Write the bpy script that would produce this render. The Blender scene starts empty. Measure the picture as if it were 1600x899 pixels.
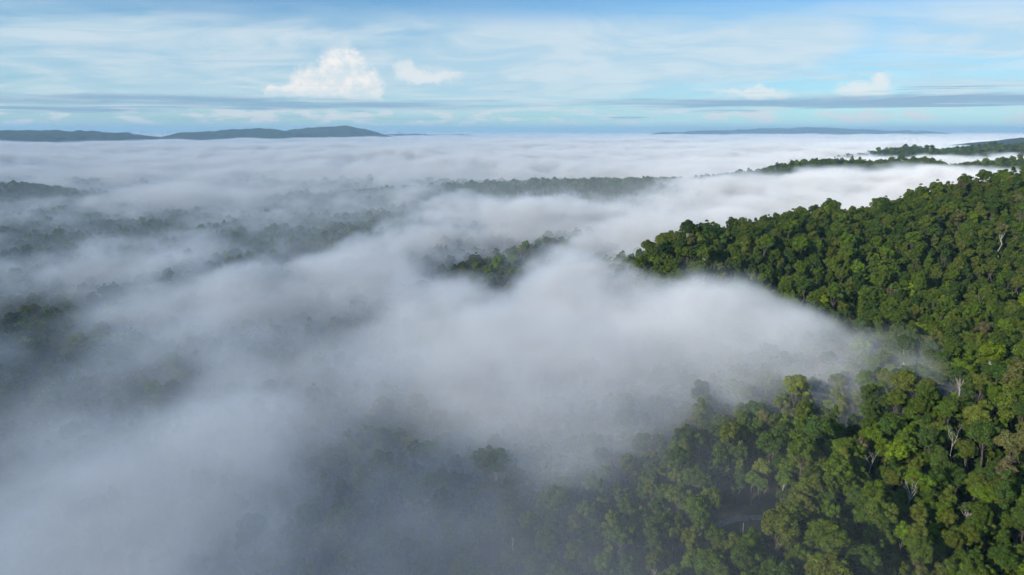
import bpy, math, random
import numpy as np
from mathutils import Vector

R = math.radians
SC = bpy.context.scene
COL = SC.collection

# ------------------------------------------------------------------ camera, sky, sun, exposure
CAM_Z = 190.0
PITCH = 13.23
FOC = 1040.0                     # focal length in photograph pixels (1600 wide)
cam_d = bpy.data.cameras.new('camera')
cam = bpy.data.objects.new('camera', cam_d); COL.objects.link(cam)
cam.location = (0, 0, CAM_Z)
cam.rotation_euler = (R(90 - PITCH), 0, 0)
cam_d.sensor_fit = 'HORIZONTAL'
cam_d.angle = 2 * math.atan(800 / FOC)
cam_d.clip_start = 1.0
cam_d.clip_end = 200000.0
SC.camera = cam

SUN_EL, SUN_AZ = 21.0, -122.0    # azimuth from +Y (view direction), negative = left, so behind-left
sd = Vector((math.sin(R(SUN_AZ)) * math.cos(R(SUN_EL)), math.cos(R(SUN_AZ)) * math.cos(R(SUN_EL)), math.sin(R(SUN_EL))))
sun_d = bpy.data.lights.new('sun', 'SUN')
sun_d.energy = 4.1
sun_d.angle = R(0.5)
sun_d.color = (1.0, 0.92, 0.79)
sun = bpy.data.objects.new('sun', sun_d); COL.objects.link(sun)
sun.rotation_euler = sd.to_track_quat('Z', 'Y').to_euler()
sun.location = sd * 3000

SC.view_settings.view_transform = 'Standard'
SC.view_settings.look = 'None'
SC.view_settings.exposure = 0.0
SC.view_settings.gamma = 1.0
SC.view_settings.use_curve_mapping = False

cy = SC.cycles
cy.use_denoising = True
try: cy.denoiser = 'OPENIMAGEDENOISE'
except Exception: pass
cy.max_bounces = 6; cy.diffuse_bounces = 2; cy.glossy_bounces = 1
cy.transmission_bounces = 2; cy.transparent_max_bounces = 24
cy.volume_bounces = 2
cy.volume_step_rate = 1.0
cy.volume_max_steps = 256
cy.use_adaptive_sampling = True
cy.adaptive_threshold = 0.04
cy.caustics_reflective = False; cy.caustics_refractive = False


class NT:
    """small helper round a node tree"""
    def __init__(s, tree): s.t = tree
    def n(s, kind, **kw):
        nd = s.t.nodes.new(kind)
        for k, v in kw.items(): setattr(nd, k, v)
        return nd
    def link(s, a, b): s.t.links.new(a, b)
    def put(s, sock, v):
        if isinstance(v, bpy.types.NodeSocket): s.link(v, sock)
        else: sock.default_value = v
    def m(s, op, a, b=0.0, c=None, clamp=False):
        nd = s.n('ShaderNodeMath', operation=op, use_clamp=clamp)
        s.put(nd.inputs[0], a); s.put(nd.inputs[1], b)
        if c is not None: s.put(nd.inputs[2], c)
        return nd.outputs[0]
    def vec(s, x, y, z):
        nd = s.n('ShaderNodeCombineXYZ')
        for i, v in enumerate((x, y, z)): s.put(nd.inputs[i], v)
        return nd.outputs[0]
    def noise(s, vec, scale, detail=4, rough=0.55, dist=0.0):
        nd = s.n('ShaderNodeTexNoise')
        s.link(vec, nd.inputs['Vector'])
        nd.inputs['Scale'].default_value = scale; nd.inputs['Detail'].default_value = detail
        nd.inputs['Roughness'].default_value = rough; nd.inputs['Distortion'].default_value = dist
        return nd.outputs[0]
    def ramp(s, v, lo, hi, a=0.0, b=1.0):
        nd = s.n('ShaderNodeMapRange', interpolation_type='SMOOTHSTEP')
        s.put(nd.inputs[0], v)
        for i, q in enumerate((lo, hi, a, b)): s.put(nd.inputs[i + 1], q)
        return nd.outputs[0]
    def mix(s, f, a, b):
        nd = s.n('ShaderNodeMix', data_type='RGBA')
        s.put(nd.inputs[0], f)
        for i, v in ((6, a), (7, b)):
            if isinstance(v, bpy.types.NodeSocket): s.link(v, nd.inputs[i])
            else: nd.inputs[i].default_value = (*v, 1)
        return nd.outputs[2]


def build_world():
    w = bpy.data.worlds.new('World'); SC.world = w; w.use_nodes = True
    t = NT(w.node_tree); w.node_tree.nodes.clear()
    out = t.n('ShaderNodeOutputWorld'); bg = t.n('ShaderNodeBackground')
    t.link(bg.outputs[0], out.inputs[0])
    sky = t.n('ShaderNodeTexSky', sky_type='NISHITA')
    sky.sun_disc = False
    sky.sun_elevation = R(SUN_EL); sky.sun_rotation = R(SUN_AZ)
    sky.altitude = 200; sky.air_density = 1.0; sky.dust_density = 0.0; sky.ozone_density = 4.0
    STR = 0.12
    g = t.n('ShaderNodeTexCoord').outputs['Generated']
    sx = t.n('ShaderNodeSeparateXYZ'); t.link(g, sx.inputs[0])
    x, y, z = sx.outputs
    zc = t.m('MAXIMUM', z, 0.0)
    k = t.m('DIVIDE', 1.0, t.m('ADD', zc, 0.10))
    px, py = t.m('MULTIPLY', x, k), t.m('MULTIPLY', y, k)
    c = 1 / STR
    # high thin cirrus veil: large sheet plus streaks
    pv = t.vec(px, py, 0.0)
    sheet = t.noise(t.vec(t.m('ADD', px, 3.1), t.m('ADD', py, 1.7), 0.3), 0.45, 3, 0.5, 0.6)
    streak = t.noise(t.vec(t.m('MULTIPLY', px, 0.8), t.m('MULTIPLY', py, 2.2), 2.0), 0.9, 7, 0.6, 0.8)
    veil = t.ramp(t.m('ADD', t.m('MULTIPLY', sheet, 0.6), t.m('MULTIPLY', streak, 0.5)), 0.29, 0.60)
    veil = t.m('MULTIPLY', veil, t.ramp(z, 0.0, 0.05, 0.25, 1.0))
    veil = t.m('MULTIPLY', veil, t.ramp(z, 0.130, 0.172, 1.0, 0.18))
    wb = t.n('ShaderNodeMix', data_type='RGBA', blend_type='MULTIPLY'); wb.inputs[0].default_value = 1.0
    t.link(sky.outputs[0], wb.inputs[6]); wb.inputs[7].default_value = (0.60, 0.96, 1.12, 1)     # the camera's cool white balance
    tex = t.noise(t.vec(t.m('MULTIPLY', px, 1.1), t.m('MULTIPLY', py, 1.2), 7.0), 1.0, 8, 0.58, 1.2)
    vcol = t.mix(t.ramp(tex, 0.40, 0.62), tuple(q * c for q in (0.56, 0.73, 0.83)), tuple(q * c for q in (0.71, 0.81, 0.87)))
    veil = t.m('MULTIPLY', veil, t.ramp(tex, 0.28, 0.5, 0.78, 1.0))
    col = t.mix(t.m('MULTIPLY', veil, 0.85), wb.outputs[2], vcol)
    # far cumulus haze puffs low on the horizon
    pf = t.noise(t.vec(t.m('MULTIPLY', x, 22.0), t.m('MULTIPLY', y, 22.0), t.m('MULTIPLY', z, 75.0)), 1.0, 5, 0.6, 0.2)
    puff = t.m('MULTIPLY', t.ramp(pf, 0.48, 0.60), t.m('MULTIPLY', t.ramp(z, 0.004, 0.012), t.ramp(z, 0.020, 0.040, 1.0, 0.0)))
    col = t.mix(t.m('MULTIPLY', puff, 0.8), col, tuple(q * c for q in (0.84, 0.83, 0.82)))
    # blue-grey stratus streaks seen edge on
    st = t.noise(t.vec(t.m('MULTIPLY', x, 2.6), t.m('MULTIPLY', y, 2.6), t.m('MULTIPLY', z, 90.0)), 1.0, 6, 0.62, 0.4)
    wob = t.noise(t.vec(t.m('MULTIPLY', x, 1.3), t.m('MULTIPLY', y, 1.3), 4.0), 1.0, 3, 0.5)
    zw = t.m('ADD', z, t.m('MULTIPLY', t.m('SUBTRACT', t.noise(t.vec(t.m('MULTIPLY', x, 5.0), t.m('MULTIPLY', y, 5.0), t.m('MULTIPLY', z, 30.0)), 1.0, 4, 0.6), 0.5), 0.018))
    band = t.m('MULTIPLY', t.ramp(zw, 0.028, 0.035), t.ramp(zw, 0.039, 0.047, 1.0, 0.0))
    band2 = t.m('MULTIPLY', t.ramp(z, 0.012, 0.02), t.ramp(z, 0.05, 0.066, 1.0, 0.0))
    stm = t.m('ADD', t.m('MULTIPLY', t.ramp(t.m('ADD', t.m('MULTIPLY', st, .6), t.m('MULTIPLY', wob, .4)), 0.39, 0.53), band), t.m('MULTIPLY', t.ramp(st, 0.53, 0.63), band2), clamp=True)
    # cumulus towers far away over the horizon, as bearings and slopes of the view line: centre, half width, half height, strength
    ys = t.m('MAXIMUM', y, 0.05)
    wn = t.n('ShaderNodeTexNoise'); t.link(t.vec(t.m('MULTIPLY', x, 1.0), y, t.m('MULTIPLY', z, 1.25)), wn.inputs['Vector'])
    wn.inputs['Scale'].default_value = 48.0; wn.inputs['Detail'].default_value = 6.0; wn.inputs['Roughness'].default_value = 0.66
    ws = t.n('ShaderNodeSeparateColor'); t.link(wn.outputs['Color'], ws.inputs[0])
    a = t.m('ADD', t.m('DIVIDE', x, ys), t.m('MULTIPLY', t.m('SUBTRACT', ws.outputs[0], 0.5), 0.040))
    e = t.m('ADD', t.m('DIVIDE', z, ys), t.m('MULTIPLY', t.m('SUBTRACT', ws.outputs[1], 0.5), 0.036))
    def clump(ells, base, soft, bs=0.024):
        F = None
        for (u, v, ru, rv) in ells:
            da = t.m('MULTIPLY', t.m('SUBTRACT', a, (u - 800) / FOC), FOC / ru); de = t.m('MULTIPLY', t.m('SUBTRACT', e, (205 - v) / FOC), FOC / rv)
            f = t.m('SUBTRACT', 1.0, t.m('ADD', t.m('MULTIPLY', da, da), t.m('MULTIPLY', de, de)))
            F = f if F is None else t.m('MAXIMUM', F, f)
        k = t.m('MULTIPLY', t.ramp(F, 0.0, soft), t.ramp(e, (205 - base) / FOC - 0.006, (205 - base) / FOC + bs))
        return t.m('MULTIPLY', k, t.ramp(y, 0.05, 0.2))
    m1 = clump([(550, 119, 44, 46), (505, 140, 46, 33), (576, 145, 38, 38), (465, 152, 42, 18)], 164, 0.65)
    m2 = clump([(682, 127, 66, 12), (643, 117, 22, 20)], 137, 0.9, 0.008)
    m3 = clump([(1328, 146, 58, 16), (1350, 133, 20, 17), (1165, 150, 75, 12)], 158, 1.0, 0.010)
    body = t.ramp(ws.outputs[2], 0.36, 0.64, 0.42, 1.0)
    mm = t.m('MAXIMUM', t.m('MULTIPLY', m1, body), t.m('MAXIMUM', t.m('MULTIPLY', m2, 0.5), t.m('MULTIPLY', m3, 0.7)))
    col = t.mix(mm, col, tuple(q * c for q in (0.96, 0.94, 0.91)))
    # blue-grey stratus in front of them
    col = t.mix(t.m('MULTIPLY', stm, 0.8), col, tuple(q * c for q in (0.25, 0.40, 0.58)))
    t.link(col, bg.inputs[0]); bg.inputs[1].default_value = STR
build_world()

# ------------------------------------------------------------------ numpy noise
_rng = np.random.default_rng(11)
_N = 64
_LAT = _rng.random((_N, _N, _N)).astype(np.float32)

def vnoise(x, y, z):
    xi, yi, zi = np.floor(x).astype(np.int32), np.floor(y).astype(np.int32), np.floor(z).astype(np.int32)
    fx, fy, fz = (x - xi).astype(np.float32), (y - yi).astype(np.float32), (z - zi).astype(np.float32)
    fx = fx * fx * (3 - 2 * fx); fy = fy * fy * (3 - 2 * fy); fz = fz * fz * (3 - 2 * fz)
    x0, y0, z0 = xi & 63, yi & 63, zi & 63
    x1, y1, z1 = (xi + 1) & 63, (yi + 1) & 63, (zi + 1) & 63
    L = _LAT
    a = L[x0, y0, z0] * (1 - fx) + L[x1, y0, z0] * fx
    b = L[x0, y1, z0] * (1 - fx) + L[x1, y1, z0] * fx
    c = L[x0, y0, z1] * (1 - fx) + L[x1, y0, z1] * fx
    d = L[x0, y1, z1] * (1 - fx) + L[x1, y1, z1] * fx
    a = a * (1 - fy) + b * fy; c = c * (1 - fy) + d * fy
    return a * (1 - fz) + c * fz

def fbm(x, y, z, octv=4, gain=0.5):
    s = 0.0; amp = 1.0; tot = 0.0
    for i in range(octv):
        s = s + amp * vnoise(x * 2 ** i + 17.3 * i, y * 2 ** i + 5.1 * i, z * 2 ** i + 9.7 * i)
        tot += amp; amp *= gain
    return s / tot                      # 0..1, mean 0.5

def sstep(a, b, v):
    t = np.clip((v - a) / (b - a), 0, 1)
    return t * t * (3 - 2 * t)

# ------------------------------------------------------------------ where a photograph pixel meets a level
_p = R(PITCH)
def ray(u, v):
    a, b = (u - 800) / FOC, (449.5 - v) / FOC
    return np.array((a, math.cos(_p) + b * math.sin(_p), -math.sin(_p) + b * math.cos(_p)))
def level(u, v, z):
    d = ray(u, v); t = (z - CAM_Z) / d[2]
    return d[0] * t, d[1] * t
def project(x, y, z):
    dz = np.asarray(z) - CAM_Z
    f = y * math.cos(_p) - dz * math.sin(_p)
    up = y * math.sin(_p) + dz * math.cos(_p)
    return 800 + FOC * x / f, 449.5 - FOC * up / f, f

# ------------------------------------------------------------------ terrain height
CTRL = np.array([   # spur on the right and the valley round it: x, y, ground height
    (126, 540, 74), (181, 570, 84), (232, 600, 87), (332, 640, 95), (397, 650, 108), (488, 660, 124),
    (620, 700, 150), (820, 760, 185), (360, 472, 74), (300, 387, 59), (237, 300, 56), (195, 236, 32),
    (169, 198, 22), (226, 455, 46), (86, 334, 20), (194, 289, 40), (150, 420, 30), (145, 225, 24),
    (60, 480, 14), (60, 560, 26), (15, 520, 6), (500, 480, 112), (420, 330, 90), (320, 200, 60), (700, 500, 160), (600, 250, 120),
    (0, 200, 8), (-200, 300, 8), (-300, 600, 12), (0, 400, 6), (-20, 640, 8), (-100, 900, 14), (100, 700, 26), (200, 760, 32),
    (350, 830, 26), (500, 900, 24), (700, 1020, 22), (900, 1100, 20), (1050, 900, 60), (1100, 1250, 14), (800, 1350, 12), (0, 1100, 14), (300, 1100, 22), (-500, 150, 8), (-600, 1000, 14), (0, 50, 6), (200, 50, 20)], dtype=np.float64)
def _phi(r): return np.sqrt(r * r + 40.0 ** 2)
_A = _phi(np.hypot(CTRL[:, None, 0] - CTRL[None, :, 0], CTRL[:, None, 1] - CTRL[None, :, 1]))
_n = len(CTRL)
_M = np.zeros((_n + 1, _n + 1)); _M[:_n, :_n] = _A + np.eye(_n) * 1.5; _M[:_n, _n] = 1; _M[_n, :_n] = 1
_W = np.linalg.solve(_M, np.append(CTRL[:, 2], 0))

def ridge(x, y, pts, w):
    best = np.zeros_like(x)
    for (x0, y0, z0), (x1, y1, z1) in zip(pts[:-1], pts[1:]):
        dx, dy = x1 - x0, y1 - y0
        t = np.clip(((x - x0) * dx + (y - y0) * dy) / (dx * dx + dy * dy), 0, 1)
        d = np.hypot(x - x0 - t * dx, y - y0 - t * dy)
        best = np.maximum(best, (z0 + t * (z1 - z0)) * np.exp(-(d / w) ** 2))
    return best

MID = [(-560, 1560, 12), (-97, 1680, 34), (200, 1690, 45), (413, 1650, 50), (554, 1600, 68), (660, 1570, 92), (745, 1550, 104), (850, 1550, 98), (925, 1550, 100), (1000, 1550, 82), (1100, 1570, 90), (1200, 1600, 98), (1500, 1650, 110)]
MID2 = [(1320, 2560, 40), (1425, 2600, 80), (1525, 2600, 96), (1650, 2600, 84), (1750, 2600, 98), (1950, 2600, 110), (2300, 2650, 125)]
MID3 = [(3000, 4900, 60), (3600, 5000, 122), (3800, 5050, 138), (4300, 5100, 150)]
STRIP = [(-130, 560, 18), (-65, 615, 24), (0, 740, 28), (67, 872, 26), (115, 960, 18)]
LEFT = [(-1400, 1560, 54), (-1125, 1520, 42), (-1030, 1490, 26), (-920, 1480, 10)]

def height(x, y):
    x = np.asarray(x, dtype=np.float64); y = np.asarray(y, dtype=np.float64)
    sh = x.shape; x = x.ravel(); y = y.ravel()
    near = (np.hypot(x - 150, y - 500) < 1500)
    rb = np.full(x.shape, 14.0)
    if near.any():
        xn, yn = x[near], y[near]
        r = np.full(xn.shape, _W[_n])
        for i in range(_n): r += _W[i] * _phi(np.hypot(xn - CTRL[i, 0], yn - CTRL[i, 1]))
        r = np.clip(r, 2, 230)
        f = sstep(1450, 700, np.hypot(xn - 150, yn - 500))
        rb[near] = r * f + 14.0 * (1 - f)
    h = rb + 16 * (fbm(x / 420, y / 420, x * 0 + 3.3, 3) - 0.5) + 7 * (fbm(x / 90, y / 90, x * 0 + 7.1, 2) - 0.5)
    rough = 0.88 + 0.2 * fbm(x / 160, y / 160, x * 0 + 1.3, 2)
    for pts, w in ((MID, 165), (MID2, 260), (MID3, 500), (LEFT, 160), (STRIP, 75)):
        h = np.maximum(h, h * 0.3 + ridge(x, y, pts, w) * rough)
    return h.reshape(sh)

# ------------------------------------------------------------------ mesh and object helpers
def mesh_from(name, V, F4=None, F3=None, mats=(), midx=None, smooth=False):
    me = bpy.data.meshes.new(name)
    V = np.asarray(V, dtype=np.float32)
    me.vertices.add(len(V)); me.vertices.foreach_set('co', V.ravel())
    loops = []; starts = []; s = 0
    if F4 is not None and len(F4):
        F4 = np.asarray(F4, dtype=np.int32); loops.append(F4.ravel()); starts.append(np.arange(len(F4)) * 4 + s); s += F4.size
    if F3 is not None and len(F3):
        F3 = np.asarray(F3, dtype=np.int32); loops.append(F3.ravel()); starts.append(np.arange(len(F3)) * 3 + s); s += F3.size
    if loops:
        L = np.concatenate(loops); S = np.concatenate(starts).astype(np.int32)
        me.loops.add(len(L)); me.loops.foreach_set('vertex_index', L)
        me.polygons.add(len(S)); me.polygons.foreach_set('loop_start', S)
        if midx is not None: me.polygons.foreach_set('material_index', np.asarray(midx, dtype=np.int32))
        me.polygons.foreach_set('use_smooth', np.full(len(S), smooth))
    for m in mats: me.materials.append(m)
    me.update(calc_edges=True)
    return me

def put(name, me, parent=None, col=COL, **props):
    o = bpy.data.objects.new(name, me); col.objects.link(o)
    if parent is not None: o.parent = parent
    for k, v in props.items(): o[k] = v
    return o

def new_mat(name):
    m = bpy.data.materials.new(name); m.use_nodes = True
    m.node_tree.nodes.clear()
    t = NT(m.node_tree); out = t.n('ShaderNodeOutputMaterial')
    return m, t, out

# ------------------------------------------------------------------ materials
def ground_mat():
    m, t, out = new_mat('forest_floor')
    b = t.n('ShaderNodeBsdfPrincipled'); b.inputs['Roughness'].default_value = 0.9
    pos = t.n('ShaderNodeNewGeometry').outputs['Position']
    n1 = t.noise(pos, 0.05, 5, 0.6); n2 = t.noise(pos, 0.6, 3, 0.6)
    c = t.mix(t.ramp(n1, 0.35, 0.65), (0.020, 0.030, 0.010), (0.034, 0.052, 0.014))
    c = t.mix(t.ramp(n2, 0.55, 0.75), c, (0.045, 0.040, 0.022))
    t.link(c, b.inputs['Base Color']); t.link(b.outputs[0], out.inputs[0])
    return m

def leaf_mat(name, instancer):
    m, t, out = new_mat(name)
    if instancer:
        a = t.n('ShaderNodeAttribute', attribute_type='INSTANCER', attribute_name='tint'); base = a.outputs['Color']
    else:
        base = t.n('ShaderNodeObjectInfo').outputs['Color']
    oc = t.n('ShaderNodeTexCoord').outputs['Object']
    n1 = t.noise(oc, 0.28, 3, 0.6)
    n2 = t.noise(oc, 1.7, 2, 0.6)
    hsv = t.n('ShaderNodeHueSaturation')
    t.link(base, hsv.inputs['Color'])
    t.link(t.ramp(n1, 0.3, 0.7, 0.485, 0.515), hsv.inputs['Hue'])
    t.link(t.m('MULTIPLY', t.ramp(n1, 0.3, 0.72, 0.72, 1.3), t.ramp(n2, 0.3, 0.7, 0.75, 1.25)), hsv.inputs['Value'])
    d = t.n('ShaderNodeBsdfDiffuse'); tr = t.n('ShaderNodeBsdfTranslucent')
    t.link(hsv.outputs[0], d.inputs[0]); t.link(hsv.outputs[0], tr.inputs[0])
    mx = t.n('ShaderNodeMixShader'); mx.inputs[0].default_value = 0.22
    t.link(d.outputs[0], mx.inputs[1]); t.link(tr.outputs[0], mx.inputs[2])
    t.link(mx.outputs[0], out.inputs[0])
    return m

def bark_mat(name, c0, c1):
    m, t, out = new_mat(name)
    b = t.n('ShaderNodeBsdfPrincipled'); b.inputs['Roughness'].default_value = 0.85
    oc = t.n('ShaderNodeTexCoord').outputs['Object']
    n = t.noise(oc, 1.2, 4, 0.6)
    t.link(t.mix(t.ramp(n, 0.35, 0.65), c0, c1), b.inputs['Base Color']); t.link(b.outputs[0], out.inputs[0])
    return m

def far_mat():
    m, t, out = new_mat('far_forest')
    b = t.n('ShaderNodeBsdfPrincipled'); b.inputs['Roughness'].default_value = 0.95
    pos = t.n('ShaderNodeNewGeometry').outputs['Position']
    n = t.noise(pos, 0.025, 5, 0.7)
    t.link(t.mix(t.ramp(n, 0.35, 0.65), (0.011, 0.020, 0.009), (0.028, 0.048, 0.016)), b.inputs['Base Color'])
    t.link(b.outputs[0], out.inputs[0])
    return m

M_GROUND = ground_mat()
M_LEAF = leaf_mat('leaves', False)
M_LEAFI = leaf_mat('leaves_forest', True)
M_BARK = bark_mat('grey_bark', (0.06, 0.052, 0.04), (0.13, 0.115, 0.09))
M_PALE = bark_mat('pale_bark', (0.32, 0.295, 0.24), (0.50, 0.47, 0.40))
M_FAR = far_mat()

# ------------------------------------------------------------------ ground sheet: polar grid from under the drone to the horizon
def build_ground():
    rs = np.concatenate([np.linspace(5, 1200, 170), np.geomspace(1212, 70000, 150)])
    th = np.linspace(0, 2 * np.pi, 481)[:-1]
    Rr, Th = np.meshgrid(rs, th, indexing='ij')
    X, Y = Rr * np.sin(Th), Rr * np.cos(Th)
    Z = height(X, Y)
    V = np.stack([X, Y, Z], -1).reshape(-1, 3)
    n, k = len(rs), len(th)
    i, j = np.meshgrid(np.arange(n - 1), np.arange(k), indexing='ij')
    a = i * k + j; b = i * k + (j + 1) % k
    F = np.stack([a, b, b + k, a + k], -1).reshape(-1, 4)
    c = len(V); V = np.vstack([V, [[0, 0, Z[0].mean()]]])
    F3 = np.stack([np.full(k, c), (np.arange(k) + 1) % k, np.arange(k)], -1)
    return put('ground', mesh_from('ground', V, F, F3, [M_GROUND], smooth=True), kind='structure', label='rainforest floor of the valley and spur')
build_ground()

# ------------------------------------------------------------------ far hills standing out of the fog sea
def hill(name, pts, w, nx, ny, bump, label):
    pts = np.array(pts, dtype=np.float64)
    x0, x1 = pts[:, 0].min() - 1.6 * w, pts[:, 0].max() + 1.6 * w
    y0, y1 = pts[:, 1].min() - 1.8 * w, pts[:, 1].max() + 1.8 * w
    X, Y = np.meshgrid(np.linspace(x0, x1, nx), np.linspace(y0, y1, ny), indexing='ij')
    Z = np.zeros_like(X)
    rg = 0.82 + 0.36 * fbm(X / (w * .5), Y / (w * .5), X * 0 + 4.4, 4)
    Z = ridge(X, Y, [tuple(p) for p in pts], w)
    edge = sstep(0, 60, Z)
    Z = Z * (1 - edge * (1 - rg) * sstep(1.0, 0.75, Z / (Z.max() + 1)))
    Z += edge * 95 * (fbm(X / 330, Y / 330, X * 0 + 12.2, 3, 0.55) - 0.5)
    Z += edge * 2.0 * bump * (fbm(X / 75, Y / 75, X * 0 + 2.2, 3, 0.7) - 0.45) * 2
    Z = Z - 8
    V = np.stack([X, Y, Z], -1).reshape(-1, 3)
    i, j = np.meshgrid(np.arange(nx - 1), np.arange(ny - 1), indexing='ij')
    a = i * ny + j
    F = np.stack([a, a + ny, a + ny + 1, a + 1], -1).reshape(-1, 4)
    return put(name, mesh_from(name, V, F, None, [M_FAR], smooth=True), kind='structure', label=label)

def crest(uvy):
    return [((u - 800) / FOC * y / 1.0, y, CAM_Z + (205 - v) / FOC * y) for u, v, y in uvy]
hill('hills', crest([(-140, 207, 6800), (20, 206, 7000), (100, 205, 7400), (150, 206, 7600), (200, 208, 7900), (262, 213, 8400)]), 620, 420, 150, 9, 'low dark blue ridge on the left horizon')
hill('hills', crest([(270, 214, 8700), (320, 207, 9000), (370, 201.5, 9300), (430, 202, 9500), (452, 206.5, 9600), (470, 210, 9700)]), 620, 380, 150, 9, 'flat topped blue hill left of the highest hill')
hill('hills', crest([(440, 208, 11000), (480, 201, 11000), (500, 198, 11000), (545, 199, 11100), (575, 206, 11300), (600, 213, 11500)]), 650, 320, 150, 10, 'highest blue hill on the left horizon')
hill('hills', crest([(590, 210.5, 15000), (640, 209.5, 15500), (720, 211, 16500), (800, 213, 17500)]), 700, 260, 90, 8, 'thin low blue ridge right of the highest hill')
hill('hills', crest([(1040, 207, 19000), (1120, 204, 20500), (1190, 202, 21000), (1250, 199.5, 21000), (1290, 201, 21000), (1340, 203.5, 21500), (1420, 206, 22000)]), 1200, 360, 90, 10, 'faint far blue hill on the right horizon')

# ------------------------------------------------------------------ fog
def fog_material(name, dens, step, g=-0.45, color=(0.70, 0.77, 0.87)):
    m, t, out = new_mat(name)
    a = t.n('ShaderNodeAttribute', attribute_name='density')
    s = t.n('ShaderNodeVolumeScatter')
    s.inputs['Color'].default_value = (*color, 1)
    s.inputs['Anisotropy'].default_value = g
    t.link(t.m('MULTIPLY', a.outputs['Fac'], dens), s.inputs['Density'])
    t.link(s.outputs[0], out.inputs['Volume'])
    m.cycles.volume_step_rate = step
    return m

def volume_object(name, lo, hi, res, field, mat, **props):
    """field: array (nx,ny,nz) of densities over the box lo..hi, carried by points and read into a Volume Cube"""
    nx, ny, nz = res
    me = bpy.data.meshes.new(name)
    # the grid values ride on loose points
    me.vertices.add(nx * ny * nz)
    xs = np.linspace(lo[0], hi[0], nx, dtype=np.float32); ys = np.linspace(lo[1], hi[1], ny, dtype=np.float32); zs = np.linspace(lo[2], hi[2], nz, dtype=np.float32)
    P = np.stack(np.meshgrid(xs, ys, zs, indexing='ij'), -1).reshape(-1, 3)
    me.vertices.foreach_set('co', P.ravel())
    at = me.attributes.new('grid', 'FLOAT', 'POINT'); at.data.foreach_set('value', np.ascontiguousarray(field, dtype=np.float32).ravel())
    me.materials.append(mat)
    o = put(name, me, **props)
    ng = bpy.data.node_groups.new(name, 'GeometryNodeTree')
    ng.interface.new_socket('Geometry', in_out='INPUT', socket_type='NodeSocketGeometry')
    ng.interface.new_socket('Geometry', in_out='OUTPUT', socket_type='NodeSocketGeometry')
    t = NT(ng)
    gi = t.n('NodeGroupInput'); go = t.n('NodeGroupOutput')
    sp = t.n('ShaderNodeSeparateXYZ'); t.link(t.n('GeometryNodeInputPosition').outputs[0], sp.inputs[0])
    ii = []
    for k in range(3):
        q = t.m('MULTIPLY', t.m('SUBTRACT', sp.outputs[k], lo[k]), (res[k] - 1) / (hi[k] - lo[k]))
        q = t.m('FLOOR', t.m('ADD', q, 0.5))
        ii.append(t.m('MINIMUM', t.m('MAXIMUM', q, 0.0), res[k] - 1.0))
    idx = t.m('ADD', t.m('MULTIPLY', t.m('ADD', t.m('MULTIPLY', ii[0], float(ny)), ii[1]), float(nz)), ii[2])
    na = t.n('GeometryNodeInputNamedAttribute', data_type='FLOAT'); na.inputs[0].default_value = 'grid'
    si = t.n('GeometryNodeSampleIndex', data_type='FLOAT', domain='POINT', clamp=True)
    t.link(gi.outputs[0], si.inputs['Geometry']); t.link(na.outputs[0], si.inputs['Value']); t.link(idx, si.inputs['Index'])
    vc = t.n('GeometryNodeVolumeCube')
    t.link(si.outputs[0], vc.inputs['Density']); vc.inputs['Background'].default_value = 0.0
    vc.inputs['Min'].default_value = lo; vc.inputs['Max'].default_value = hi
    for k, nm in enumerate(('Resolution X', 'Resolution Y', 'Resolution Z')): vc.inputs[nm].default_value = res[k]
    sm = t.n('GeometryNodeSetMaterial'); sm.inputs['Material'].default_value = mat
    t.link(vc.outputs[0], sm.inputs['Geometry']); t.link(sm.outputs[0], go.inputs[0])
    md = o.modifiers.new('volume', 'NODES'); md.node_group = ng
    return o

# coverage features of the fog layer: (u, v, level, radius across, radius along, weight): banks positive, openings negative
FZ = 72.0
FEAT = []
def feat(u, v, ru, rv, wt, z=FZ):
    x, y = level(u, v, z)
    xa, _ = level(u + ru, v, z); _, ya = level(u, v - rv, z); _, yb = level(u, v + rv, z)
    FEAT.append((x, y, abs(xa - x), max(10, abs(ya - yb) / 2), wt))
# banks
feat(900, 470, 150, 55, 0.9); feat(1010, 520, 170, 45, 0.85); feat(1160, 505, 150, 42, 0.65); feat(820, 560, 160, 60, 0.6)
feat(1340, 560, 110, 42, 0.22); feat(1440, 585, 90, 45, 0.15); feat(930, 610, 70, 40, 0.2)
feat(870, 325, 60, 14, 0.8); feat(760, 345, 110, 22, 0.8); feat(620, 395, 120, 26, 0.8); feat(450, 430, 120, 26, 0.7)
feat(230, 385, 130, 26, 0.55); feat(1000, 345, 150, 22, 0.8); feat(1250, 300, 260, 22, 0.9); feat(1480, 275, 120, 14, 0.6); feat(1080, 275, 60, 9, 0.7)
feat(480, 530, 220, 50, 0.3); feat(250, 780, 330, 120, 0.3)
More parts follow.
